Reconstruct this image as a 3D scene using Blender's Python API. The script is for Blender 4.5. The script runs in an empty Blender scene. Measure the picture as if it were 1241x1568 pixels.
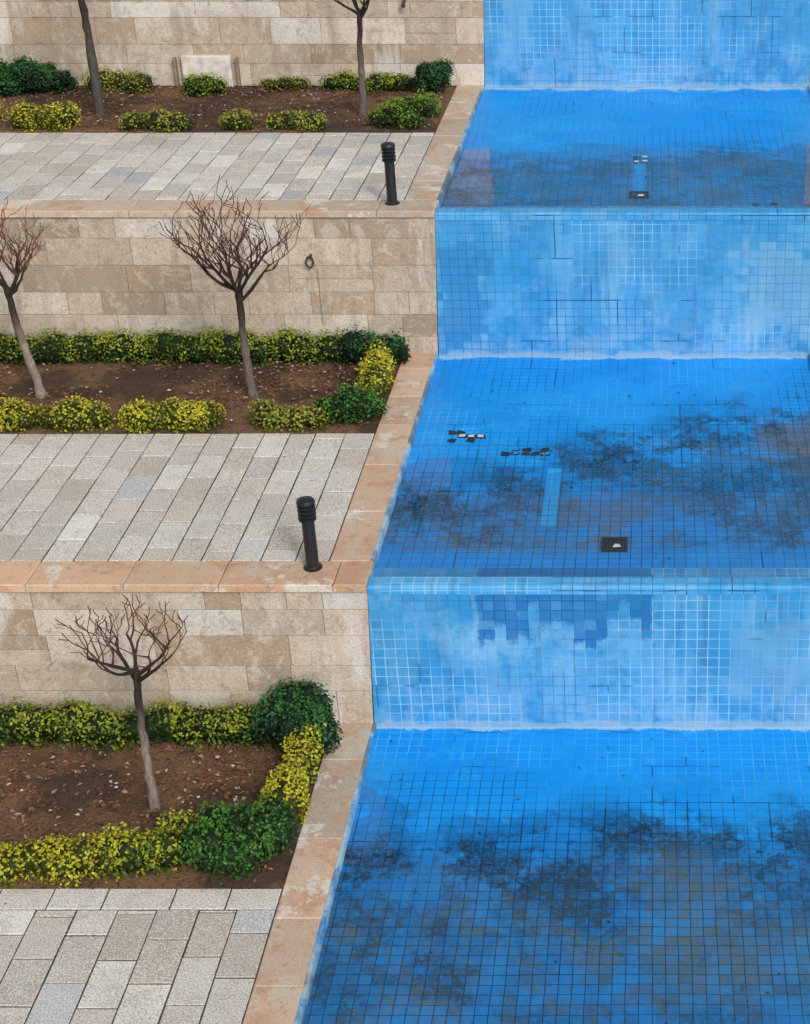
import bpy, math, random
import numpy as np
from mathutils import Vector, noise as mnoise
random.seed(7); rng=np.random.default_rng(11)
scene=bpy.context.scene
R=math.radians

# ------------------------------------------------------------------ node helpers
class NB:
    def __init__(s,name):
        s.m=bpy.data.materials.new(name); s.m.use_nodes=True
        s.t=s.m.node_tree; s.t.nodes.clear()
        s.out=s.t.nodes.new('ShaderNodeOutputMaterial')
        g=s.t.nodes.new('ShaderNodeNewGeometry'); s.P=g.outputs['Position']; s.geo=g
        sp=s.t.nodes.new('ShaderNodeSeparateXYZ'); s.t.links.new(s.P,sp.inputs[0])
        s.X,s.Y,s.Z=sp.outputs
    def set(s,sock,v):
        if isinstance(v,bpy.types.NodeSocket): s.t.links.new(v,sock)
        elif v is not None:
            if isinstance(v,(tuple,list)) and len(v)==3 and len(sock.default_value)==4: v=(*v,1)
            sock.default_value=v
    def math(s,op,a,b=0.0,c=None,clamp=False):
        n=s.t.nodes.new('ShaderNodeMath'); n.operation=op; n.use_clamp=clamp
        s.set(n.inputs[0],a); s.set(n.inputs[1],b)
        if c is not None: s.set(n.inputs[2],c)
        return n.outputs[0]
    def add(s,a,b): return s.math('ADD',a,b)
    def sub(s,a,b): return s.math('SUBTRACT',a,b)
    def mul(s,a,b,clamp=False): return s.math('MULTIPLY',a,b,clamp=clamp)
    def mr(s,v,a,b,c=0.0,d=1.0):
        n=s.t.nodes.new('ShaderNodeMapRange'); n.interpolation_type='SMOOTHSTEP'
        for i,x in enumerate((v,a,b,c,d)): s.set(n.inputs[i],x)
        return n.outputs[0]
    def mix(s,f,a,b,mode='MIX'):
        n=s.t.nodes.new('ShaderNodeMix'); n.data_type='RGBA'; n.blend_type=mode
        s.set(n.inputs[0],f); s.set(n.inputs[6],a); s.set(n.inputs[7],b)
        return n.outputs[2]
    def xyz(s,a,b,c=0.0):
        n=s.t.nodes.new('ShaderNodeCombineXYZ')
        s.set(n.inputs[0],a); s.set(n.inputs[1],b); s.set(n.inputs[2],c); return n.outputs[0]
    def noise(s,scale,detail=3,rough=.55,vec=None,dist=0.0,off=None):
        n=s.t.nodes.new('ShaderNodeTexNoise')
        v=vec if vec is not None else s.P
        if off is not None:
            a=s.t.nodes.new('ShaderNodeVectorMath'); a.operation='ADD'
            s.set(a.inputs[0],v); a.inputs[1].default_value=off; v=a.outputs[0]
        s.set(n.inputs['Vector'],v); s.set(n.inputs['Scale'],scale)
        n.inputs['Detail'].default_value=min(detail,5); n.inputs['Roughness'].default_value=rough
        n.inputs['Distortion'].default_value=dist
        return n.outputs['Fac']
    def attr(s,name):
        n=s.t.nodes.new('ShaderNodeAttribute'); n.attribute_name=name; return n.outputs['Color']
    def bump(s,h,strength=.4,dist=.01):
        n=s.t.nodes.new('ShaderNodeBump'); s.set(n.inputs['Height'],h)
        n.inputs['Strength'].default_value=strength; n.inputs['Distance'].default_value=dist
        return n.outputs[0]
    def bsdf(s,col,rough=.8,normal=None,metal=0.0,spec=None):
        n=s.t.nodes.new('ShaderNodeBsdfPrincipled')
        s.set(n.inputs['Base Color'],col); s.set(n.inputs['Roughness'],rough)
        s.set(n.inputs['Metallic'],metal)
        if spec is not None: s.set(n.inputs['Specular IOR Level'],spec)
        if normal is not None: s.t.links.new(normal,n.inputs['Normal'])
        s.t.links.new(n.outputs[0],s.out.inputs[0]); return n

def simple(name,col,rough=.7,var=.3,scale=20,metal=0,bump=.2):
    b=NB(name); n=b.noise(scale,3)
    c=b.mix(b.mr(n,.3,.7),tuple(x*(1-var) for x in col),tuple(min(1,x*(1+var)) for x in col))
    b.bsdf(c,rough,b.bump(n,bump,.005),metal); return b.m

def paver_mat(name):
    b=NB(name); c=b.attr('tint')
    big=b.noise(.8,4,.6); mid=b.noise(5,4,.7)
    c=b.mix(b.mul(b.mr(big,.46,.66),.28),c,(.35,.31,.26))
    c=b.mix(b.mul(b.mr(mid,.5,.66),.38),c,(.32,.285,.24))
    s=b.noise(58,2,.75,off=(4,4,4))
    c=b.mix(b.mul(b.mr(s,.53,.62),.62),c,(.16,.145,.13))
    c=b.mix(b.mul(b.mr(s,.45,.37),.6),c,(.88,.86,.82))
    b.bsdf(c,.75,b.bump(s,.35,.004),spec=.3); return b.m
def coping_mat(name):
    b=NB(name); c=b.attr('tint')
    big=b.noise(1.7,5,.68,dist=.6); mid=b.noise(7,5,.7,off=(3,8,1)); fine=b.noise(60,3,.7)
    c=b.mix(b.mul(b.mr(big,.53,.61),.6),c,(.52,.45,.36))
    c=b.mix(b.mul(b.mr(b.noise(2.3,5,.7,off=(13,2,5)),.50,.62),.65),c,(.47,.27,.16))
    c=b.mix(b.mul(b.mr(mid,.55,.66),.55),c,(.29,.20,.14))
    c=b.mix(b.mul(b.mr(b.noise(1.3,5,.75,off=(1,22,5)),.57,.62),.75),c,(.66,.62,.56))
    g=b.mr(fine,.3,.7,.84,1.14); c=b.mix(1.0,c,b.xyz(g,g,g),'MULTIPLY')
    b.bsdf(c,.65,b.bump(b.add(b.mul(mid,.6),fine),.35,.006),spec=.3); return b.m
def wall_mat(name):
    b=NB(name); c=b.attr('tint')
    big=b.noise(.5,5,.62,dist=.4); mid=b.noise(2.6,5,.75,dist=1.6); fine=b.noise(40,4,.72)
    streak=b.noise(1,4,.6,vec=b.xyz(b.mul(b.X,4),b.mul(b.Z,.5),0))
    c=b.mix(b.mul(b.mr(big,.50,.62),.45),c,(.37,.31,.245))
    c=b.mix(b.mul(b.mr(mid,.54,.585),.42),c,(.62,.565,.485))
    c=b.mix(b.mul(b.mr(mid,.45,.40),.5),c,(.36,.265,.185))
    v=b.noise(1.5,4,.65,off=(4,14,4),dist=.8); vv=b.math('ABSOLUTE',b.sub(v,.5))
    c=b.mix(b.mul(b.mr(vv,.008,.001),.45),c,(.20,.15,.11))
    c=b.mix(b.mul(b.mr(streak,.50,.68),.5),c,(.29,.255,.21))
    c=b.mix(b.mul(b.mr(b.noise(1,4,.65,vec=b.xyz(b.mul(b.X,1.6),b.mul(b.Z,.35),8)),.54,.66),.62),c,(.66,.64,.60))
    pit=b.noise(20,4,.78,off=(5,2,2)); c=b.mix(b.mul(b.mr(pit,.58,.66),.55),c,(.22,.165,.115))
    g=b.mr(fine,.3,.7,.80,1.16)
    c=b.mix(1.0,c,b.xyz(g,g,g),'MULTIPLY')
    b.bsdf(c,.85,b.bump(b.add(b.mul(mid,1.5),fine),.55,.012),spec=.25); return b.m

def leaf_mat(name,tl=.2):
    b=NB(name); c=b.attr('tint')
    p=b.t.nodes.new('ShaderNodeBsdfPrincipled'); b.set(p.inputs['Base Color'],c); p.inputs['Roughness'].default_value=.55; p.inputs['Specular IOR Level'].default_value=.18
    tr=b.t.nodes.new('ShaderNodeBsdfTranslucent'); b.set(tr.inputs[0],c)
    mx=b.t.nodes.new('ShaderNodeMixShader'); mx.inputs[0].default_value=tl
    b.t.links.new(p.outputs[0],mx.inputs[1]); b.t.links.new(tr.outputs[0],mx.inputs[2])
    b.t.links.new(mx.outputs[0],b.out.inputs[0]); return b.m

TS=.125
def tile_mat(name,axis,base,pale,z0=0,yw=0,dirt=None,patches=(),drip=None,seed=0,lime=.10):
    b=NB(name)
    v2=b.Y if axis=='F' else b.add(b.Z,b.Y)
    wob=b.noise(2.0,2,.5)
    u=b.add(b.X,b.mul(b.sub(wob,.5),.022)); v=b.add(v2,b.mul(b.sub(wob,.5),-.022))
    def brick(w,h,ms,off=0.0):
        n=b.t.nodes.new('ShaderNodeTexBrick'); n.offset=off; n.offset_frequency=2
        b.set(n.inputs['Vector'],b.xyz(u,v,0)); n.inputs['Scale'].default_value=1
        n.inputs['Mortar Size'].default_value=ms; n.inputs['Mortar Smooth'].default_value=.15
        n.inputs['Brick Width'].default_value=w; n.inputs['Row Height'].default_value=h
        return n.outputs['Fac']
    mort=brick(TS,TS,.0048)
    crack=brick(TS*7,TS*5,.009,.43)
    tu=b.math('FLOOR',b.math('DIVIDE',u,TS)); tv=b.math('FLOOR',b.math('DIVIDE',v,TS))
    wn=b.t.nodes.new('ShaderNodeTexWhiteNoise'); wn.noise_dimensions='2D'; b.set(wn.inputs['Vector'],b.xyz(tu,tv,0))
    wv=wn.outputs['Value']
    blk=b.noise(.16,3,.6,vec=b.xyz(tu,tv,seed*3.3))
    n1=b.noise(.55,4,.6,off=(seed,2,1)); n3=b.noise(18,4,.7)
    dark=tuple(x*.62 for x in base)
    col=b.mix(b.mr(n1,.35,.65),base,tuple(x*.86+y*.14 for x,y in zip(base,pale)))
    col=b.mix(b.mul(wv,.12),col,pale)
    col=b.mix(b.mul(b.mr(wv,.80,1.0),.22),col,dark)
    if axis=='W':
        col=b.mix(b.mul(b.mr(blk,.52,.62),.24),col,pale)
        col=b.mix(b.mul(b.mr(blk,.46,.38),.28),col,dark)
        st=b.noise(1,4,.65,vec=b.xyz(b.mul(b.X,1.8),b.mul(b.Z,.30),seed))
        col=b.mix(b.mul(b.mr(st,.48,.66),.48),col,(.18,.43,.66))
        st2=b.noise(1,4,.7,vec=b.xyz(b.mul(b.X,8.0),b.mul(b.Z,.5),seed+5))
        col=b.mix(b.mul(b.mr(st2,.53,.68),.45),col,(.04,.15,.33))
        n4=b.noise(2.2,5,.8,dist=.3,off=(seed,seed,0))
        col=b.mix(b.mul(b.mr(n4,.55,.70),.22),col,(.32,.54,.70))
        col=b.mix(b.mul(b.mr(n4,.47,.36),.30),col,(.03,.13,.30))
        lowd=b.mr(b.sub(b.Z,z0),.9,.1)
        col=b.mix(b.mul(b.mul(lowd,b.mr(n4,.44,.56)),.22),col,(.36,.49,.59))
    else:
        n4=b.noise(1.3,5,.8,dist=.5,off=(seed,seed,0))
        col=b.mix(b.mul(b.mr(n4,.54,.70),.34),col,pale)
        col=b.mix(b.mul(b.mr(n4,.44,.34),.30),col,dark)
    gs=b.noise(.45,3,.6,off=(3+seed,12,5))
    gsel=b.mr(gs,.45,.57)
    gcol=b.mix(gsel,(.003,.075,.26) if axis=='F' else (.02,.13,.33),(.09,.45,.80) if axis=='F' else (.30,.57,.79))
    col=b.mix(b.mul(mort,b.mr(b.noise(1.1,3,off=(seed,1,8)),.35,.6,.35,.95)),col,gcol)
    cm=b.mr(b.noise(.9,3,.6,off=(21,seed,5)),.52,.58)
    col=b.mix(b.mul(b.mul(crack,cm),.75),col,(.005,.05,.16))
    for (x0,x1,a0,a1,pc,am,thr) in patches:
        bx=b.math('DIVIDE',b.sub(u,(x0+x1)/2),(x1-x0)/2); by=b.math('DIVIDE',b.sub(b.Z if axis=='W' else b.Y,(a0+a1)/2),(a1-a0)/2)
        r=b.math('MAXIMUM',b.math('ABSOLUTE',bx),b.math('ABSOLUTE',by))
        bn=b.noise(.35,4,.75,vec=b.xyz(tu,tv,9+x0)) if axis=='W' else b.noise(1.6,5,.7,off=(x0,0,0))
        r=b.add(r,b.mul(b.sub(bn,.5),2.4))
        col=b.mix(b.mul(b.mr(r,thr,thr-(.25 if axis=='W' else .5)),am),col,b.mix(b.mul(mort,.7),pc,tuple(x*.5 for x in pc)))
    if drip:
        x0,x1,zt,ln,pc=drip
        cn_=b.noise(.30,2,.9,vec=b.xyz(tu,seed*7.7,0)); cn2=b.noise(.23,3,.9,vec=b.xyz(tu,b.mul(tv,.5),5))
        lenc=b.mul(b.mr(cn_,.36,.62,.10,1.0),ln)
        ragged=b.mul(b.sub(b.noise(6,5,.75),.5),.40)
        depth=b.add(b.sub(zt,b.Z),ragged)
        m=b.mr(depth,b.add(lenc,.05),b.sub(lenc,.05))
        ub=b.add(u,b.mul(b.sub(b.noise(5,4,.7,off=(2,2,2)),.5),.25))
        m=b.mul(m,b.mul(b.mr(ub,x0,x0+.05),b.mr(ub,x1,x1-.05)))
        m=b.mul(m,b.mr(cn2,.34,.40,.25,1))
        m=b.mul(m,b.mr(wv,0,.3,.6,1))
        col=b.mix(b.mul(m,.80),col,b.mix(b.mul(mort,.9),pc,(.003,.04,.18)))
        hn=b.noise(1.8,5,.75,off=(8,1,1))
        m2=b.mul(b.mr(b.math('ABSOLUTE',b.sub(b.sub(zt,b.Z),.60)),.65,.05),b.mul(b.mr(b.X,x0-.9,x0),b.mr(b.X,x1+.5,x1-.6)))
        m2=b.mul(m2,b.mr(hn,.40,.66))
        col=b.mix(b.mul(b.mul(m2,b.math('SUBTRACT',1.0,m)),.48),col,b.mix(b.mul(mort,.8),(.28,.55,.76),(.48,.70,.84)))
    rough=b.mr(n3,.3,.7,.35,.55)
    if axis=='W':
        h=b.sub(b.Z,z0)
        nn=b.noise(2.2,5,.78,off=(2,seed,2))
        e=b.add(h,b.mul(b.sub(nn,.5),.30))
        col=b.mix(b.mul(b.mr(e,.03,-.01),.45),col,(.34,.44,.50))
        rough=.5
    else:
        d=b.sub(yw,b.Y)
        nn=b.noise(1.5,5,.78,off=(2,seed,2))
        e=b.add(d,b.mul(b.sub(nn,.5),lime*9))
        col=b.mix(b.mul(b.mr(e,lime*1.2,lime*.4),.7),col,b.mix(b.mul(mort,.6),(.38,.62,.76),(.12,.40,.70)))
        e2=b.add(d,b.mul(b.sub(nn,.5),.16))
        col=b.mix(b.mul(b.mr(e2,.05,.02),b.mr(nn,.4,.6,.15,.6)),col,(.40,.51,.56))
        if dirt:
            ys,ye,k,dcol,dcol2,dens,band,clear=dirt
            big=b.noise(.6,5,.68,off=(seed*5,3,0))
            yy=b.add(b.add(b.Y,b.mul(b.sub(big,.5),3.0)),b.mul(b.sub(b.X,3.0),-k))
            m=b.mul(b.mr(yy,ys,ys-1.0),b.mr(b.add(b.Y,b.mul(b.sub(big,.5),.6)),ye,ye+.30))
            bl=b.noise(1.1,5,.78,off=(seed*2,1,3)); grit=b.noise(19,4,.82)
            m2=b.mul(m,b.mr(bl,.36,.54,clear,1.0))
            m3=b.mul(m2,b.mr(grit,.36,.56,dens,1.0),clamp=True)
            lift=b.mr(b.add(b.mul(b.noise(.2,2,vec=b.xyz(tu,tv,44)),.7),b.mul(wv,.3)),.42,.64,.0,.38)
            dc=b.mix(b.mr(b.noise(.6,4,off=(1,seed*3,7)),.42,.58),dcol,dcol2)
            dc=b.mix(b.mr(grit,.52,.66,0,.5),dc,(.20,.25,.27))
            bd=b.noise(.55,5,.72,off=(seed*3,9,4))
            dc=b.mix(b.mr(bd,.46,.58,0,.72),dc,(.014,.042,.075))
            dc=b.mix(b.mr(grit,.46,.36,0,.55),dc,(.010,.030,.05))
            dc=b.mix(lift,dc,col)
            dc=b.mix(b.mul(mort,.6),dc,(.008,.025,.05))
            col=b.mix(m3,col,dc)
            fr=b.mr(yy,ys+1.1,ys-.1)
            col=b.mix(b.mul(b.mul(mort,fr),.75),col,(.006,.035,.09))
            tl=b.mul(b.mr(b.math('ABSOLUTE',b.sub(yy,ys-.45)),.95,.05),b.mr(bl,.43,.53))
            tl=b.mul(tl,b.mr(grit,.36,.52,.3,1.0))
            tl=b.mul(tl,b.mr(wv,0,1,.6,1))
            col=b.mix(b.mul(tl,band),col,(.010,.022,.035))
            rough=b.mr(m,0,1,.42,.6)
    hb=b.add(b.mul(mort,-1.0),b.mul(n3,.25))
    b.bsdf(col,rough,b.bump(hb,.3,.004),spec=.3); return b.m

# ------------------------------------------------------------------ mesh helpers
def mk(name,V,F,mat=None,cols=None,parent=None,smooth=False):
    me=bpy.data.meshes.new(name); me.from_pydata([tuple(v) for v in V],[],[tuple(f) for f in F]); me.update()
    if cols is not None:
        a=me.color_attributes.new('tint','FLOAT_COLOR','POINT')
        arr=np.ones((len(V),4),dtype=np.float32); arr[:,:3]=np.asarray(cols,dtype=np.float32)
        a.data.foreach_set('color',arr.ravel())
    if mat: me.materials.append(mat)
    if smooth: me.polygons.foreach_set('use_smooth',[True]*len(me.polygons))
    o=bpy.data.objects.new(name,me); scene.collection.objects.link(o)
    if parent: o.parent=parent
    return o
def empty(name):
    o=bpy.data.objects.new(name,None); scene.collection.objects.link(o); return o

class Acc:
    def __init__(s): s.V=[];s.F=[];s.C=[]
    def quadblock(s,pts,nrm,depth,ch,col,lift=0):
        P=[Vector(p)+Vector(nrm)*lift for p in pts]; n=Vector(nrm); i0=len(s.V); k=len(P)
        back=[p-n*depth for p in P]; mid=[p-n*ch for p in P]; top=[]
        for i,p in enumerate(P):
            a=(P[(i+1)%k]-p).normalized(); c=(P[i-1]-p).normalized(); top.append(p+(a+c)*ch)
        s.V+= [tuple(x) for x in back+mid+top]; s.C+=[col]*(3*k)
        s.F.append(tuple(i0+2*k+i for i in range(k)))
        for r in (0,1):
            for i in range(k):
                j=(i+1)%k; s.F.append((i0+r*k+i,i0+r*k+j,i0+(r+1)*k+j,i0+(r+1)*k+i))
    def box(s,x0,x1,y0,y1,z0,z1,col=(.5,.5,.5)):
        i=len(s.V)
        s.V+=[(x,y,z) for z in (z0,z1) for (x,y) in ((x0,y0),(x1,y0),(x1,y1),(x0,y1))]
        s.F+=[(i,i+3,i+2,i+1),(i+4,i+5,i+6,i+7)]+[(i+a,i+(a+1)%4,i+4+(a+1)%4,i+4+a) for a in range(4)]
        s.C+=[col]*8
    def tube(s,pts,rad,n=7,col=(.1,.08,.07),cap=True):
        prev=None; i0=len(s.V); k=len(pts)
        for i,p in enumerate(pts):
            t=(Vector(pts[min(i+1,k-1)])-Vector(pts[max(i-1,0)])).normalized()
            if prev is None: a=t.orthogonal().normalized()
            else: a=(prev-t*prev.dot(t)).normalized()
            prev=a; c=t.cross(a)
            cc=col[i] if isinstance(col,list) else col
            for j in range(n):
                an=2*math.pi*j/n; s.V.append(tuple(Vector(p)+(a*math.cos(an)+c*math.sin(an))*rad[i])); s.C.append(cc)
        for i in range(k-1):
            for j in range(n):
                s.F.append((i0+i*n+j,i0+i*n+(j+1)%n,i0+(i+1)*n+(j+1)%n,i0+(i+1)*n+j))
        if cap: s.F.append(tuple(i0+(k-1)*n+j for j in range(n)))
    def lathe(s,cx,cy,prof,n=20,col=(.02,.02,.022)):
        i0=len(s.V)
        for (r,z) in prof:
            for j in range(n):
                a=2*math.pi*j/n; s.V.append((cx+r*math.cos(a),cy+r*math.sin(a),z)); s.C.append(col)
        for i in range(len(prof)-1):
            for j in range(n): s.F.append((i0+i*n+j,i0+i*n+(j+1)%n,i0+(i+1)*n+(j+1)%n,i0+(i+1)*n+j))
        s.F.append(tuple(i0+(len(prof)-1)*n+j for j in range(n)))
    def obj(s,name,mat,parent=None,smooth=False): return mk(name,s.V,s.F,mat,s.C,parent,smooth)

# ------------------------------------------------------------------ levels
XL,XR=-14,14
lev={ 'T':dict(z=4.30,yf=29.15,yb=40.0,off=.17,pr=5.95,bed=None),
      'A':dict(z=2.144,yf=21.68,yb=29.15,off=.09,pr=5.95,bed=25.85),
      'B':dict(z=0.0,yf=15.095,yb=21.68,off=0.0,pr=5.42,bed=18.95),
      'C':dict(z=-1.86,yf=7.6,yb=15.095,off=-.05,pr=6.0,bed=12.29)}
M_pave=paver_mat('granite_paver')
M_cope=coping_mat('travertine_coping')
M_wall=wall_mat('ashlar_stone')
M_joint=simple('joint_mortar',(.05,.046,.04),.95,.4,30)
M_wjoint=simple('wall_mortar',(.21,.17,.13),.95,.4,30)
def lipmat():
    b=NB('limed_tile_edge'); n=b.noise(3,5,.75,dist=.5); f=b.noise(30,4)
    c=b.mix(b.mr(n,.38,.58),(.04,.22,.46),(.32,.45,.53)); c=b.mix(b.mul(b.mr(f,.5,.7),.4),c,(.48,.54,.56))
    c=b.mix(b.mul(b.mr(b.noise(1.2,4,off=(4,4,4)),.50,.60),.75),c,(.09,.10,.10))
    b.bsdf(c,.5,b.bump(f,.3,.004)); return b.m
M_lip=lipmat()

def pav_col():
    r=random.random()
    if r<.60: c=(.58,.545,.49)
    elif r<.77: c=(.68,.655,.61)
    elif r<.90: c=(.53,.47,.40)
    elif r<.94: c=(.46,.475,.48)
    else: c=(.56,.49,.41)
    k=random.uniform(.83,1.08); return tuple(x*k for x in c)
def cop_col(base):
    k=random.uniform(.83,1.1); t=random.uniform(-.03,.04)
    return (base[0]*k+t,base[1]*k,base[2]*k-t*.5)
def pavement(name,x0,x1,y0,y1,z,w=.385,L=.64,border=False):
    a=Acc(); g=.016
    yt=y1
    if border:
        yt=y1-.30; x=x1
        while x>x0:
            l=random.uniform(.5,.7); xx=max(x0,x-l)
            a.quadblock([(xx+g/2,yt+g/2,z),(x-g/2,yt+g/2,z),(x-g/2,y1,z),(xx+g/2,y1,z)],(0,0,1),.05,.006,pav_col(),random.uniform(-.003,.002)); x=xx
    x=x1; i=0
    while x>x0+.02:
        ww=w*random.uniform(.92,1.08); xx=max(x0,x-ww); y=y0-(L*.5 if i%2 else 0)-random.uniform(0,.14); i+=1
        while y<yt-.01:
            LL=L*random.uniform(.92,1.08)
            ya=max(y,y0); yb=min(y+LL,yt); y+=LL
            if yb-ya<.03: continue
            tl=random.uniform(-.006,.003); s=[random.uniform(-.003,.003) for _ in range(4)]
            a.quadblock([(xx+g/2+s[0],ya+g/2+s[1],z),(x-g/2+s[2],ya+g/2+s[3],z),(x-g/2+s[0],yb-g/2+s[2],z),(xx+g/2+s[1],yb-g/2+s[3],z)],(0,0,1),.05,.006,pav_col(),tl)
        x=xx
    e=empty(name); a.obj('pavers',M_pave,e)
    j=Acc(); j.box(x0,x1,y0,y1,z-.12,z-.014); j.obj('joints',M_joint,e)
def coping(name,runs,z,th,base,greyfar=None):
    a=Acc(); g=.007
    for (kind,p0,p1,q0,q1) in runs:
        p=p0
        while p<p1-.01:
            l=random.uniform(.9,1.5); pp=min(p1,p+l)
            if p1-pp<.35: pp=p1
            b=base
            if greyfar and kind=='y' and p>greyfar: b=(.44,.39,.325)
            c=cop_col(b); lf=random.uniform(-.002,.002)
            if kind=='x': pts=[(p+g/2,q0,z),(pp-g/2,q0,z),(pp-g/2,q1-g/2,z),(p+g/2,q1-g/2,z)]
            else: pts=[(q0+g/2,p+g/2,z),(q1,p+g/2,z),(q1,pp-g/2,z),(q0+g/2,pp-g/2,z)]
            a.quadblock(pts,(0,0,1),th,.012,c,lf); p=pp
    return a.obj(name,M_cope)
def ashlar(name,x0,x1b,x1t,z0,z1,y,slant_left=False):
    a=Acc(); g=.007; z=z0; H=z1-z0
    hs=[]
    while sum(hs)<H-.38: hs.append(random.choice([.28,.34,.40,.46]))
    rem=H-sum(hs)
    if rem>.16: hs.append(rem)
    else: hs[-1]+=rem
    def edge(zz): t=(zz-z0)/H; return x1b+(x1t-x1b)*t
    def colr():
        r=random.random()
        if r<.55: c=(.49,.415,.33)
        elif r<.71: c=(.57,.515,.44)
        elif r<.86: c=(.41,.315,.225)
        elif r<.92: c=(.61,.58,.53)
        else: c=(.34,.275,.21)
        k=random.uniform(.87,1.08); return tuple(v*k for v in c)
    def put(xa,xb,za,zb,enda=False,endb=False):
        xal,xah=(edge(za),edge(zb)) if enda else (xa,xa); xbl,xbh=(edge(za),edge(zb)) if endb else (xb,xb)
        a.quadblock([(xal+g/2,y,za+g/2),(xbl-g/2,y,za+g/2),(xbh-g/2,y,zb-g/2),(xah+g/2,y,zb-g/2)],(0,-1,0),.12,.004,colr(),random.uniform(-.005,.006))
    for h in hs:
        zt=z+h; sg=1 if slant_left else -1
        x=edge(z+h/2); first=True
        while (x>x0 if not slant_left else x<x0):
            l=random.choice([.5,.7,.9,1.2,1.5,.4]); xx=x+sg*l
            if abs(xx-x0)<.3 or (xx-x0)*sg>0: xx=x0
            lo,hi=min(x,xx),max(x,xx)
            if random.random()<.15 and h>.36 and not first:
                s=random.uniform(.4,.6); put(lo,hi,z,z+h*s); put(lo,hi,z+h*s,zt)
            else: put(lo,hi,z,zt,enda=first and slant_left,endb=first and not slant_left)
            x=xx; first=False
        z=zt
    e=empty(name); a.obj('blocks',M_wall,e)
    b=Acc()
    if not slant_left: xa,xb0,xb1=x0,x1b-.012,x1t-.012; vs=[(xa,z0),(xb0,z0),(xb1,z1),(xa,z1)]
    else: vs=[(x1b+.012,z0),(x0,z0),(x0,z1),(x1t+.012,z1)]
    b.quadblock([(p,y+.009,q) for p,q in vs],(0,-1,0),.5,.001,(.3,.3,.3)); b.obj('mortar',M_wjoint,e)
    return e

AZ=(.001,.25,.76); AZP=(.035,.47,.88)
WB=(.024,.26,.58); WP=(.16,.48,.76)
walls={'T':('A',29.15),'A':('B',21.68),'B':('C',15.095),'C':(None,7.6)}
order=['T','A','B','C']
copebase={'T':(.48,.40,.32),'A':(.48,.385,.295),'B':(.56,.395,.275),'C':(.53,.385,.28)}
for k in order:
    L=lev[k]; z,yf,yb,off,pr=L['z'],L['yf'],L['yb'],L['off'],L['pr']
    low=walls[k][0]; zb=lev[low]['z'] if low else -4.0
    boff={'B':-.078,'A':.0,'T':.09,'C':-.05}[k]
    th=.09
    ashlar('stone_retaining_wall',XL,boff,off,zb-.02,z-th-.002,yf,False)
    ashlar('stone_retaining_wall',XR,pr,pr,zb-.02,z-th-.002,yf,True)
    wp=[];drip=None
    if k=='B':
        drip=(1.15,3.15,z-.16,.72,(.010,.15,.42))
        wp=[(3.9,5.0,z-1.7,z-.3,(.16,.38,.60),.4,.8)]
    if k=='A':
        wp=[(0.0,.75,z-1.95,z-.42,(.02,.19,.48),.65,1.0),(4.2,5.9,z-2.0,z-.3,(.22,.44,.62),.4,.85)]
    if k=='T':
        wp=[(.3,1.1,z-1.9,z-.4,(.20,.46,.70),.3,.8)]
    mw=tile_mat('pool_wall_tile_'+k,'W',WB,WP,z0=zb,patches=wp,drip=drip,seed=order.index(k)+1)
    b=Acc()
    b.quadblock([(boff,yf+.006,zb-.3),(pr,yf+.006,zb-.3),(pr,yf+.006,z-.10),(off,yf+.006,z-.10)],(0,-1,0),.5,.001,(.3,.5,.7))
    e=empty('tiled_cascade_wall'); b.obj('tile_face',mw,e)
    r=Acc(); n=8; prof=[(yf+.20,z-.16),(yf+.20,z-.035),(yf+.03,z-.035)]
    prof+=[(yf+.03-.035*math.sin(t*math.pi/2/n),z-.035-.035*(1-math.cos(t*math.pi/2/n))) for t in range(1,n+1)]+[(yf-.005,z-.14),(yf+.02,z-.14)]
    NX=60
    for i in range(NX+1):
        x=off+(pr-off)*i/NX; wob=(mnoise.noise(Vector((x*3,yf,0)))*.006)
        for (py,pz) in prof: r.V.append((x,py+wob,pz+wob*.5)); r.C.append((1,1,1))
    m=len(prof)
    for i in range(NX):
        for j in range(m-1): r.F.append((i*m+j,i*m+j+1,(i+1)*m+j+1,(i+1)*m+j))
    mr_=tile_mat('weir_rim_tile_'+k,'W',(.025,.30,.66),(.24,.54,.80),z0=-99,seed=order.index(k)+8)
    r.obj('weir_rim',mr_,e)
    coping('stone_coping',[('x',XL,off,yf-.035,yf+.5),('y',yf+.5,yb-.0,off-.5,off-.035)],z,th,copebase[k],greyfar=(13.0 if k=='C' else None))
    coping('stone_coping',[('x',pr,XR,yf-.035,yf+.5),('y',yf+.5,yb-.0,pr+.035,pr+.5)],z,th,copebase[k])
    l=Acc(); NY=50
    for i in range(NY+1):
        y=yf+.20+(yb-yf-.2)*i/NY; w=mnoise.noise(Vector((y*2,z,1)))*.008
        for (px,pz) in ((off-.034,z-.3),(off-.034,z-.004),(off+.002+w,z-.012),(off+.012+w,z-.3)): l.V.append((px,y,pz)); l.C.append((1,1,1))
    for i in range(NY):
        for j in range(3): l.F.append((i*4+j,(i+1)*4+j,(i+1)*4+j+1,i*4+j+1))
    l.obj('lip_left',M_lip,e)
    l=Acc(); l.box(pr-.01,pr+.034,yf+.2,yb,z-.3,z-.006); l.obj('lip_right',M_lip,e)
    bed=L['bed']
    pavement('stone_pavement',XL,off-.5,yf+.5,bed if bed else yb,z,w=.36 if k!='C' else .39,L=.60,border=(k=='C'))
    pavement('stone_pavement',pr+.5,XR,yf+.5,yb,z,w=.6,L=.9)
    c=Acc(); c.box(XL,XR,yf+.14,yb+.4,-4.2,z-.36); c.obj('terrace_fill',M_joint)

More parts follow.
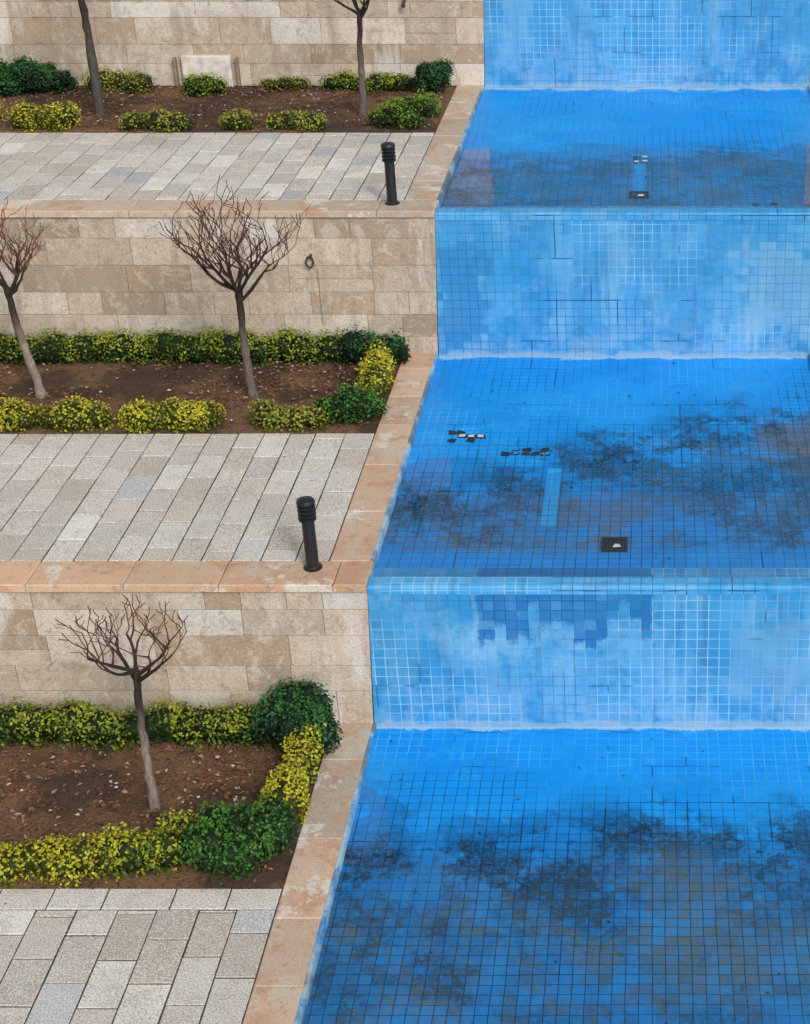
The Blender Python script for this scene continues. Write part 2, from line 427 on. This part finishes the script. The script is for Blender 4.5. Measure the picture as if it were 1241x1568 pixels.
# pool floors + water
dirts={'A':(25.0,21.7,.10,(.025,.085,.14),(.11,.13,.115),.40,.85,.30),
       'B':(19.2,15.9,.50,(.015,.12,.24),(.10,.13,.155),.25,.95,.15),
       'C':(13.5,8.0,.0,(.035,.11,.19),(.10,.15,.165),.45,.95,.40),'T':None}
def fz(k,x,y):
    L=lev[k]; yf,yb,z=L['yf']+.2,L['yb'],L['z']
    if k=='C': t=(y-11.2)/3.9
    else: t=(y-yf)/(yb-yf)*1.25
    t=max(-.2,min(1,t))
    return z-.140+.080*t+.016*mnoise.noise(Vector((x*.6,y*.6,z)))+.007*mnoise.noise(Vector((x*2.1,y*2.1,z)))+.003*mnoise.noise(Vector((x*6,y*6,z)))
for k in order:
    L=lev[k]; z,yf,yb,off,pr=L['z'],L['yf'],L['yb'],L['off'],L['pr']
    V=[];F=[];nx,ny=130,150
    if k=='T': nx=ny=10
    for j in range(ny+1):
        for i in range(nx+1):
            x=off+(pr-off)*i/nx; y=yf+.2+(yb+.02-yf-.2)*j/ny
            V.append((x,y,fz(k,x,y)))
    for j in range(ny):
        for i in range(nx): q=j*(nx+1)+i; F.append((q,q+1,q+nx+2,q+nx+1))
    fp=[]
    if k=='A': fp=[(2.2,5.9,24.2,28.0,(.003,.28,.86),.6,.9)]
    if k=='C': fp=[(4.3,6.0,9.5,12.2,(.03,.30,.55),.6,.9)]
    if k=='B': fp=[(4.3,6.2,17.2,20.0,(.11,.115,.12),.8,.9)]
    mf=tile_mat('pool_floor_tile_'+k,'F',AZ,AZP,yw=yb,dirt=dirts[k],patches=fp,seed=order.index(k),lime=.16 if k=='A' else .05)
    mk('pool_basin_floor',V,F,mf,smooth=True)
wb=NB('shallow_water')
tr=wb.t.nodes.new('ShaderNodeBsdfTransparent'); tr.inputs[0].default_value=(.84,.89,.91,1)
gl=wb.t.nodes.new('ShaderNodeBsdfGlossy'); gl.inputs['Roughness'].default_value=.02
bp=wb.bump(wb.noise(6,2),.08,.01); wb.t.links.new(bp,gl.inputs['Normal'])
dt=wb.t.nodes.new('ShaderNodeVectorMath'); dt.operation='DOT_PRODUCT'
wb.t.links.new(wb.geo.outputs['Incoming'],dt.inputs[0]); wb.t.links.new(wb.geo.outputs['Normal'],dt.inputs[1])
cs=wb.math('ABSOLUTE',dt.outputs['Value'])
fres=wb.add(.03,wb.mul(wb.math('POWER',wb.math('SUBTRACT',1.0,cs),4.5),.97))
mx=wb.t.nodes.new('ShaderNodeMixShader'); wb.t.links.new(fres,mx.inputs[0]); wb.t.links.new(tr.outputs[0],mx.inputs[1]); wb.t.links.new(gl.outputs[0],mx.inputs[2]); wb.t.links.new(mx.outputs[0],wb.out.inputs[0])
for k in ('A','B','C'):
    L=lev[k]; z,yf,yb,off,pr=L['z'],L['yf'],L['yb'],L['off'],L['pr']
    zz=z-.094
    mk('pool_water',[(off+.005,yf+.19,zz),(pr-.005,yf+.19,zz),(pr-.005,yb-.01,zz),(off+.005,yb-.01,zz)],[(0,1,2,3)],wb.m)

mg=simple('ground_gravel',(.22,.2,.17),.95,.3,3)
mk('ground',[(-400,-400,-4.0),(400,-400,-4.0),(400,400,-4.0),(-400,400,-4.0)],[(0,1,2,3)],mg)

# ------------------------------------------------------------------ soil beds
def soilmat():
    b=NB('bed_soil'); n=b.noise(.7,4,.65); f=b.noise(28,5,.75); g=b.noise(9,4,.7,off=(4,1,1))
    c=b.mix(b.mr(n,.42,.56),(.085,.056,.040),(.21,.122,.068))
    c=b.mix(b.mul(b.mr(g,.5,.65),.5),c,(.13,.070,.044))
    c=b.mix(b.mr(f,.5,.66),c,(.035,.026,.020))
    b.bsdf(c,.95,b.bump(b.add(f,g),.9,.03),spec=.1); return b.m
M_soil=soilmat(); M_leaf=leaf_mat('leaf'); M_litter=leaf_mat('dry_leaf',.05)
def litter(name,x0,x1,y0,y1,zf,n,stones=60,thr=(-.4,.5),pal=None,s0=.015,s1=.042):
    V=[];F=[];C=[]
    for i in range(n):
        x=rng.uniform(x0,x1); y=rng.uniform(y0,y1)
        if mnoise.noise(Vector((x*.9,y*.9,zf(0,0))))<rng.uniform(*thr): continue
        z=zf(x,y)
        s=rng.uniform(s0,s1); a=rng.uniform(0,6.28); t=rng.uniform(-.4,.4)
        dx,dy=math.cos(a)*s,math.sin(a)*s; zz=z+.02+rng.uniform(0,.035)*(0.2 if pal else 1); q=len(V)
        V+=[(x-dx,y-dy,zz),(x+dy*.5,y-dx*.5,zz+s*.4+t*.02),(x+dx,y+dy,zz+t*.03),(x-dy*.5,y+dx*.5,zz+s*.1)]
        F.append((q,q+1,q+2,q+3))
        r=rng.random()
        if pal: c=pal[int(r*len(pal))]
        else: c=(.20,.085,.050) if r<.5 else ((.11,.05,.03) if r<.78 else ((.30,.20,.13) if r<.95 else (.44,.38,.31)))
        C+=[c]*4
    mk(name,V,F,M_litter,C)
    if not stones: return
    a=Acc()
    for i in range(stones):
        x=rng.uniform(x0,x1); y=rng.uniform(y0,y1); r=rng.uniform(.010,.028); q=len(a.V); z=zf(x,y)
        c=tuple([rng.uniform(.25,.5)]*3)
        pr_=[(0,0,-r*.5),(r,0,0),(0,r*.8,0),(-r*1.1,0,0),(0,-r,0),(r*.2,0,r*.7)]
        for p in pr_: a.V.append((x+p[0],y+p[1],z+.03+p[2])); a.C.append(c)
        for t in ((1,2,5),(2,3,5),(3,4,5),(4,1,5),(2,1,0),(3,2,0),(4,3,0),(1,4,0)): a.F.append(tuple(q+u for u in t))
    a.obj('pebbles',M_litter)
for k in ('A','B','C'):
    L=lev[k]; z=L['z']; y0,y1=L['bed'],L['yb']; x0,x1=XL,L['off']-.5
    V=[];F=[];nx,ny=140,32
    for j in range(ny+1):
        for i in range(nx+1):
            x=x0+(x1-x0)*i/nx; y=y0+(y1-y0)*j/ny
            e=min(1,min(j,ny-j,nx-i)/3)
            V.append((x,y,z-.03+e*(.035+.05*mnoise.noise(Vector((x*1.3,y*1.3,z)))+.03*mnoise.noise(Vector((x*5,y*5,z))))))
    for j in range(ny):
        for i in range(nx): q=j*(nx+1)+i; F.append((q,q+1,q+nx+2,q+nx+1))
    mk('planting_bed_soil',V,F,M_soil,smooth=True)
    litter('fallen_leaves',-9.5,x1-.1,y0+.2,y1-.2,lambda x,y,z=z:z,6500)
    pl=[(.03,.02,.015),(.02,.03,.04),(.10,.06,.03)]
    litter('pool_leaf_debris',L['off']+.1,L['pr']-.1,L['yf']+.3,L['yb']-.1,lambda x,y,k=k:fz(k,x,y)-.005,42,0,(-2,-1),pl,.012,.030)
    litter('pavement_leaf_debris',-9,x1-.05,L['yf']+.1,y0-.0,lambda x,y,z=z:z-.012,30,0,(-2,-1),[(.14,.08,.05),(.08,.05,.03),(.3,.26,.1)],.010,.022)

# ------------------------------------------------------------------ foliage
dirs=rng.normal(size=(10,3)); dirs/=np.linalg.norm(dirs,axis=1)[:,None]
frq=rng.uniform(5,16,10); ph=rng.uniform(0,6.28,10)
def cn(P): return np.sin(P@ (dirs*frq[:,None]).T+ph).sum(1)/10**.5
def foliage(name,clumps,dark,mid,lit,leaf=.047,dens=680,bias=.0):
    allV=[];allC=[]; coreV=[];coreF=[];coreC=[]
    dark,mid,lit=map(np.array,(dark,mid,lit))
    for (cx,cy,cz,rx,ry,rz) in clumps:
        area=4*math.pi*((rx*ry)**1.6/3+(rx*rz)**1.6/3+(ry*rz)**1.6/3)**(1/1.6)
        n=int(dens*area)
        d=rng.normal(size=(n,3)); d/=np.linalg.norm(d,axis=1)[:,None]
        d=np.sign(d)*np.abs(d)**.85; rr=rng.uniform(.74,1.05,n)
        sh=rng.random(n)<.08; rr[sh]+=rng.uniform(.05,.34,sh.sum())
        R_=np.array([rx,ry,rz]); C0=np.array([cx,cy,cz])
        P=C0+d*R_*rr[:,None]; cl=cn(P)
        P+=d*R_*(cl*.12)[:,None]
        keep=(P[:,2]>cz-rz*.98); P=P[keep]; d=d[keep]; rr=rr[keep]; cl=cl[keep]; n=len(P)
        nrm=d*.8+rng.normal(size=(n,3))*.6+np.array([0,-.15,.5]); nrm/=np.linalg.norm(nrm,axis=1)[:,None]
        t=np.cross(nrm,rng.normal(size=(n,3))); t/=np.linalg.norm(t,axis=1)[:,None]; s=np.cross(nrm,t)
        L=leaf*rng.uniform(.6,1.25,n)[:,None]
        q=np.stack([P-t*L*.5,P+s*L*.32+nrm*L*.12,P+t*L*.5,P-s*L*.32+nrm*L*.12],1)
        allV.append(q.reshape(-1,3))
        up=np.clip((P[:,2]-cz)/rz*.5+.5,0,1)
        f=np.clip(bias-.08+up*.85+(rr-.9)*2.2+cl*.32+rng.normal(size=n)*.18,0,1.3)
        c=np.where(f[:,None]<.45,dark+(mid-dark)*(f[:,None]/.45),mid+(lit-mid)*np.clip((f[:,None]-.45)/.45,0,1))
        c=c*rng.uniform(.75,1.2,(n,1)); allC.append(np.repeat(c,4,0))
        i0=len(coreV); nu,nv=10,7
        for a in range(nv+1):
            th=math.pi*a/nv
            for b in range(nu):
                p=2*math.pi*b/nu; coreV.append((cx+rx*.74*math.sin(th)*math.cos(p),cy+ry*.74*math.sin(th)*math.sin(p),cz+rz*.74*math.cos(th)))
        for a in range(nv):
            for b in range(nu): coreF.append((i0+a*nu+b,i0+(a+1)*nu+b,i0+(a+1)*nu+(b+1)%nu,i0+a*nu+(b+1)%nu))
    V=np.concatenate(allV); C=np.concatenate(allC); nq=len(V)//4
    F=np.arange(nq*4).reshape(-1,4)
    off=len(V)
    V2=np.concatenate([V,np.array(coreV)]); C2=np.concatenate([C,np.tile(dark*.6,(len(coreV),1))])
    F2=F.tolist()+[tuple(i+off for i in f) for f in coreF]
    return mk(name,V2,F2,M_leaf,C2)
def row(x0,x1,y,z,w,h,step=.2,jy=.05):
    cl=[]; n=max(1,int(round((x1-x0)/step)))
    for i in range(n+1):
        x=x0+w*.4+(x1-x0-w*.8)*i/n if n else x0
        hh=h*random.uniform(.80,1.16); cl.append((x+random.uniform(-.04,.04),y+random.uniform(-jy,jy),z+hh*.45,w*.5*random.uniform(.82,1.15),w*.5*random.uniform(.85,1.15),hh*.58))
    return cl
def col_(y0,y1,x,z,w,h,step=.2):
    return [(c[1],c[0],*c[2:]) for c in row(y0,y1,x,z,w,h,step)]
def bush(x,y,z,r,h,n=9):
    cl=[(x,y,z+h*.42,r*.72,r*.72,h*.46)]
    for i in range(n):
        a=i*2.4+random.uniform(-.4,.4); rr=r*random.uniform(.35,.72); s=random.uniform(.30,.5)
        cl.append((x+rr*math.cos(a),y+rr*math.sin(a),z+h*random.uniform(.28,.78),r*s,r*s,h*random.uniform(.22,.34)))
    return cl
G_YEL=((.055,.070,.010),(.23,.245,.022),(.49,.46,.040))
G_MIX=((.018,.038,.010),(.070,.130,.018),(.29,.33,.035))
G_OLV=((.040,.050,.014),(.14,.165,.025),(.31,.32,.05))
G_GRN=((.013,.038,.012),(.035,.10,.022),(.080,.21,.035))
G_DRK=((.008,.024,.012),(.018,.065,.022),(.048,.145,.04))
zA,zB,zC=2.144,0.0,-1.86
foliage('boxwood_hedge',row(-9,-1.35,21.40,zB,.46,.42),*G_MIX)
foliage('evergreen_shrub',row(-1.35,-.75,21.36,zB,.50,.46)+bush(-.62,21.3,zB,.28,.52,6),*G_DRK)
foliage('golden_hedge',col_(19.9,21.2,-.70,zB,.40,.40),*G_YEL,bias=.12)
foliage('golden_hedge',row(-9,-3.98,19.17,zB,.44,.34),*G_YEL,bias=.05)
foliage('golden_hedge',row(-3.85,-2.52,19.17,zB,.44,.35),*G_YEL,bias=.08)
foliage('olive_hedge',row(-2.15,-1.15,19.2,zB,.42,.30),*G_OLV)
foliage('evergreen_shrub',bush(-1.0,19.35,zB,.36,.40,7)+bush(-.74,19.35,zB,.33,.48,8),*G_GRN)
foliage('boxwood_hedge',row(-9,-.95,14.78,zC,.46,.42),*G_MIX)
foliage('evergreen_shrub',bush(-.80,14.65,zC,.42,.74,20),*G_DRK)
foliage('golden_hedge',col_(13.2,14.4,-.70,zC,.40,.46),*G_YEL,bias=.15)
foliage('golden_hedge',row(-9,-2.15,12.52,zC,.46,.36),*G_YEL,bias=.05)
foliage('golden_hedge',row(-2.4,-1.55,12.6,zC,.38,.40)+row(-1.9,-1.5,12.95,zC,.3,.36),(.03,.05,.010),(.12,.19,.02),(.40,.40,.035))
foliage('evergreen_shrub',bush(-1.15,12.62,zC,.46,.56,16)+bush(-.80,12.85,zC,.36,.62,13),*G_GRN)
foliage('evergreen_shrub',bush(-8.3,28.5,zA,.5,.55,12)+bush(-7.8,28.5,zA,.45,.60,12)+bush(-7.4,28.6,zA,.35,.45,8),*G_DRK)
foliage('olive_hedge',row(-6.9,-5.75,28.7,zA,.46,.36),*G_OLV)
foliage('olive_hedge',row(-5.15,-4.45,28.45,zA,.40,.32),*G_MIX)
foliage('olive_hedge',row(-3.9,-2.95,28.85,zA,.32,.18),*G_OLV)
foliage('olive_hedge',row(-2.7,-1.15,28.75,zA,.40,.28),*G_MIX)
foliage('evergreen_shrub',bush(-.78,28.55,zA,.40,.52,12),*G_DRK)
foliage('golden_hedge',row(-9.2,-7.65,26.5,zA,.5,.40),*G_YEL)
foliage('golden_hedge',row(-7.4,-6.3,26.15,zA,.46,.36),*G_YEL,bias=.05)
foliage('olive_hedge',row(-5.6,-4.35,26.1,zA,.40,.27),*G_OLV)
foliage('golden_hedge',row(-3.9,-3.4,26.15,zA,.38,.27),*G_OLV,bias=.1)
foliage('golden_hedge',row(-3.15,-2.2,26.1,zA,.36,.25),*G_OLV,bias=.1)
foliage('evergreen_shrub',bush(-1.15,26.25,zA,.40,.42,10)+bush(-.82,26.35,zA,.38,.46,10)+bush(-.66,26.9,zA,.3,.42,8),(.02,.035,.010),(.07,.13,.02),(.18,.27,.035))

# ------------------------------------------------------------------ trees
def barkmat():
    b=NB('bark'); c=b.attr('tint'); f=b.noise(1,5,.7,vec=b.xyz(b.mul(b.X,60),b.mul(b.Y,60),b.mul(b.Z,9)))
    g=b.mr(f,.3,.7,.55,1.5); c=b.mix(1.0,c,b.xyz(g,g,g),'MULTIPLY')
    b.bsdf(c,.85,b.bump(f,.7,.01),spec=.2); return b.m
M_bark=barkmat()
def tree(x,y,z,fork,top,spread,lean=(0,0),seed=1,limbs=6,r0=.06,twig=(.075,.032,.026),trunk=(.13,.11,.095),tmin=.0050,cdir=0.0,kids=(4,3,2)):
    rd=random.Random(seed); a=Acc(); dk=(.030,.021,.018)
    n=18; pts=[];rad=[];cc=[]
    for i in range(n+1):
        t=i/n; w=.018*math.sin(t*4+seed)+rd.uniform(-.007,.007)
        pts.append((x+lean[0]*t+w,y+lean[1]*t+w*.5,z-.05+(fork+.05)*t))
        rad.append(r0*(1.2-.5*t+(.5*max(0,.10-t)*5))*(1+.14*rd.uniform(-1,1)))
        u=max(0,min(1,(t-.45)/.35))
        cc.append(tuple(trunk[j]*(1-u)+dk[j]*u for j in range(3)))
    rad[-1]*=1.35; rad[-2]*=1.2
    a.tube(pts,rad,9,cc)
    F=Vector(pts[-1]); H=top-fork
    def branch(p,d,L,r,lv):
        k=6; P=[p]; q=p.copy(); dd=d.normalized(); rads=[r*1.15]
        for i in range(k):
            up=.20 if i>1 else .04
            dd=(dd+Vector((rd.uniform(-.28,.28),rd.uniform(-.28,.28),rd.uniform(-.05,.05)+up*(.9 if lv<2 else .5)))).normalized()
            q=q+dd*L/k; P.append(q.copy()); rads.append(max(tmin,r*(1-.55*(i+1)/k)*(1+.18*rd.uniform(-1,1))))
        cl=dk if lv==0 else tuple(dk[j]*.5+twig[j]*.5 for j in range(3)) if lv==1 else twig
        a.tube([tuple(v) for v in P],rads,6 if lv<2 else 4,cl)
        if lv>=3: return
        m=kids[lv]
        for i in range(m):
            t=rd.uniform(.35,1.0) if i else 1.0
            idx=min(k,max(1,int(t*k+.5))); bp=P[idx]
            side=Vector((rd.uniform(-1,1),rd.uniform(-1,1),rd.uniform(-.1,.6)))
            nd=(dd*.75+side.normalized()*.95)
            if nd.z<.05: nd.z=.05
            branch(bp,nd,L*rd.uniform(.48,.75),max(tmin,rads[idx]*.78),lv+1)
    for i in range(limbs):
        an=2*math.pi*i/limbs+rd.uniform(-.25,.25)+cdir; el=rd.uniform(.35,.95) if i%3 else rd.uniform(.9,1.4)
        d=Vector((math.cos(an)*spread/H,math.sin(an)*spread/H*.8,el))
        branch(F-Vector((0,0,rd.uniform(0,.16))),d,H*.50*rd.uniform(.85,1.15),r0*.50,0)
    return a.obj('bare_tree',M_bark,smooth=True)
tree(-2.36,20.18,zB,1.52,2.92,1.55,(-.03,0),3,8,.056)
tree(-5.28,20.18,zB,1.55,2.75,1.0,(-.16,0),8,6,.056,twig=(.17,.075,.055),trunk=(.24,.195,.16))
tree(-2.17,13.53,zC,1.76,2.74,1.5,(.09,0),21,7,.046,twig=(.095,.042,.034),trunk=(.22,.18,.15),cdir=.0,kids=(3,2,2))
tree(-6.19,27.02,zA,2.2,3.6,1.2,(-.02,0),12,6,.072,trunk=(.07,.06,.055))
tree(-1.78,27.02,zA,1.72,3.0,1.3,(.12,0),14,6,.056,twig=(.17,.11,.08),trunk=(.12,.105,.09))

# ------------------------------------------------------------------ bollards
mb=simple('black_painted_metal',(.012,.013,.016),.38,.25,30,bump=.05)
def bollard(x,y,z):
    a=Acc(); p=[(.105,z),(.105,z+.012),(.085,z+.016),(.072,z+.03),(.070,z+.60)]
    zz=z+.60
    for i in range(4):
        p+=[(.066,zz),(.098,zz+.012),(.100,zz+.032),(.072,zz+.044)]; zz+=.050
    p+=[(.070,zz),(.100,zz+.008),(.102,zz+.03),(.092,zz+.052),(.06,zz+.066),(.0,zz+.072)]
    a.lathe(x,y,p,28)
    for i in range(4):
        an=i*math.pi/2+.78; bx,by=x+.09*math.cos(an),y+.09*math.sin(an)
        a.lathe(bx,by,[(.009,z+.01),(.009,z+.024),(.0,z+.026)],8)
    o=a.obj('bollard_light',mb,smooth=True)
    md=o.modifiers.new('e','EDGE_SPLIT'); md.split_angle=R(40)
bollard(-.65,15.44,0.0); bollard(-.545,22.0,zA)

# ------------------------------------------------------------------ pool fittings
md_=simple('drain_black',(.012,.014,.018),.5,.3,30); mwht=simple('broken_tile_white',(.5,.56,.6),.6,.2,30)
mstrip=tile_mat('trench_tile','F',(.006,.29,.74),(.05,.48,.84),yw=999,seed=6)
def drain(k,x,y,s):
    e=empty('floor_drain'); z=fz(k,x,y)+.022
    a=Acc(); t=.03
    a.box(x-s,x+s,y-s,y-s+t,z-.03,z+.012); a.box(x-s,x+s,y+s-t,y+s,z-.03,z+.012)
    a.box(x-s,x-s+t,y-s+t,y+s-t,z-.03,z+.012); a.box(x+s-t,x+s,y-s+t,y+s-t,z-.03,z+.012)
    for i in range(5):
        xx=x-s+t+(2*s-2*t)*(i+.5)/5; a.box(xx-.008,xx+.008,y-s+t,y+s-t,z-.02,z+.004)
    a.box(x-s+t,x+s-t,y-s+t,y+s-t,z-.03,z-.012)
    a.obj('grate',md_,e)
    w=Acc(); w.quadblock([(x-.02,y-.09,z+.02),(x+.07,y-.08,z+.02),(x+.05,y-.03,z+.02),(x-.0,y-.03,z+.02)],(0,0,1),.012,.002,(1,1,1)); w.obj('chip',mwht,e)
drain('B',2.69,16.17,.15); drain('A',2.93,22.75,.14)
def strip(k,x0,x1,y0,y1):
    V=[];F=[];n=30
    for i in range(n+1):
        y=y0+(y1-y0)*i/n; j=mnoise.noise(Vector((y*4,1,0)))*.02
        for x in (x0+j,x1+j*.6): V.append((x,y,fz(k,x,y)+.006))
    for i in range(n): F.append((2*i,2*i+1,2*i+3,2*i+2))
    mk('pipe_trench_tiles',V,F,mstrip)
strip('B',1.80,1.98,16.6,18.1); strip('A',2.84,3.02,22.95,24.35)
def broken(k,x,y,w,d,n,seed,wf=.5):
    rd=random.Random(seed); a=Acc(); b=Acc(); done=set()
    for i in range(n):
        px=x+rd.uniform(-w,w); py=y+rd.uniform(-d,d); px=round(px/TS)*TS; py=round(py/TS)*TS
        if (px,py) in done: continue
        done.add((px,py))
        z=fz(k,px,py); s=TS*.5
        c=[(px-s+rd.uniform(-.01,.02),py-s+rd.uniform(-.01,.04)),(px+s-rd.uniform(-.01,.03),py-s+rd.uniform(-.01,.04)),(px+s-rd.uniform(-.01,.03),py+s-rd.uniform(-.01,.05)),(px-s+rd.uniform(-.01,.03),py+s-rd.uniform(-.01,.04))]
        a.quadblock([(u,v,z+.008+i*.0006) for u,v in c],(0,0,1),.012,.001,(1,1,1))
        if rd.random()<wf:
            an=rd.uniform(-.5,.5); ca,sa=math.cos(an),math.sin(an); s2=rd.uniform(.5,.85)
            b.quadblock([(px+((u-px)*ca-(v-py)*sa)*s2,py+((u-px)*sa+(v-py)*ca)*s2,z+.018+i*.0006) for u,v in c],(0,0,1),.006,.001,(1,1,1))
    e=empty('broken_tile_patch'); a.obj('exposed_bed',md_,e)
    if b.V: b.obj('loose_tiles',mwht if seed!=2 else mstrip,e)
broken('B',.67,19.0,.17,.20,12,1,.5); broken('B',1.55,18.5,.28,.13,12,2,.5); broken('A',2.95,24.62,.12,.18,8,3,.5); broken('A',4.7,22.35,.25,.05,4,4)

mi=simple('rusty_iron',(.045,.03,.025),.8,.4,40)
def ring(x,z,y):
    a=Acc(); pts=[]
    for i in range(17):
        t=2*math.pi*i/16; pts.append((x+.05*math.cos(t),y-.04+.015*math.sin(t),z+.075*math.sin(t)))
    a.tube(pts,[.014]*17,7,(.04,.03,.03),False)
    a.tube([(x+.02,y+.02,z+.1),(x+.02,y-.07,z+.08)],[.02,.02],8)
    a.obj('iron_wall_ring',mi,smooth=True)
ring(-1.72,1.40,21.68)
a=Acc(); a.tube([(-1.62,21.665,.45),(-1.62,21.66,1.3)],[.008,.008],6,(.3,.27,.22)); a.obj('wall_conduit',simple('conduit_grey',(.34,.29,.23),.8))
a=Acc(); a.tube([(-1.25,29.2,3.62),(-1.25,29.02,3.60),(-1.25,28.98,3.54)],[.03,.03,.03],8); a.obj('water_spout',mi,smooth=True)
mslab=simple('pale_stone_slab',(.56,.525,.47),.85,.22,5)
e=empty('stone_wall_hatch'); a=Acc()
for xx in (-5.44,-4.33): a.box(xx,xx+.035,29.03,29.145,zA,zA+.50,(.30,.20,.14))
a.obj('jambs',simple('tan_jamb',(.26,.19,.14),.9),e)
a=Acc(); a.quadblock([(-5.30,29.03,zA-.02),(-4.42,29.03,zA-.02),(-4.42,29.03,zA+.54),(-5.30,29.03,zA+.54)],(0,-1,0),.11,.012,(.66,.62,.55)); a.obj('slab',mslab,e)

# ------------------------------------------------------------------ light, world, camera
w=bpy.data.worlds.new('World'); scene.world=w; w.use_nodes=True; nt=w.node_tree
bg=nt.nodes['Background']; sky=nt.nodes.new('ShaderNodeTexSky'); sky.sky_type='NISHITA'; sky.sun_disc=False
SE,SA=38,150
sky.sun_elevation=R(SE); sky.sun_rotation=R(SA); sky.air_density=1.0; sky.dust_density=4.0
hs=nt.nodes.new('ShaderNodeHueSaturation'); hs.inputs['Saturation'].default_value=.35
nt.links.new(sky.outputs[0],hs.inputs['Color']); nt.links.new(hs.outputs[0],bg.inputs[0]); bg.inputs[1].default_value=.145
sl=bpy.data.lights.new('sun','SUN'); sl.energy=1.35; sl.angle=R(10); sl.color=(1,.96,.90)
so=bpy.data.objects.new('sun',sl); scene.collection.objects.link(so)
d=Vector((math.sin(R(SA))*math.cos(R(SE)),math.cos(R(SA))*math.cos(R(SE)),math.sin(R(SE))))
so.rotation_euler=(d).to_track_quat('Z','Y').to_euler()
cd=bpy.data.cameras.new('camera'); co=bpy.data.objects.new('camera',cd); scene.collection.objects.link(co)
cd.sensor_fit='VERTICAL'; cd.sensor_height=36; cd.lens=36*2452/1568; cd.shift_x=-.242; cd.clip_end=2000
co.location=(3.13,0,8.91); co.rotation_euler=(R(62),0,0)
scene.camera=co
scene.view_settings.view_transform='Standard'; scene.view_settings.look='None'; scene.view_settings.exposure=0
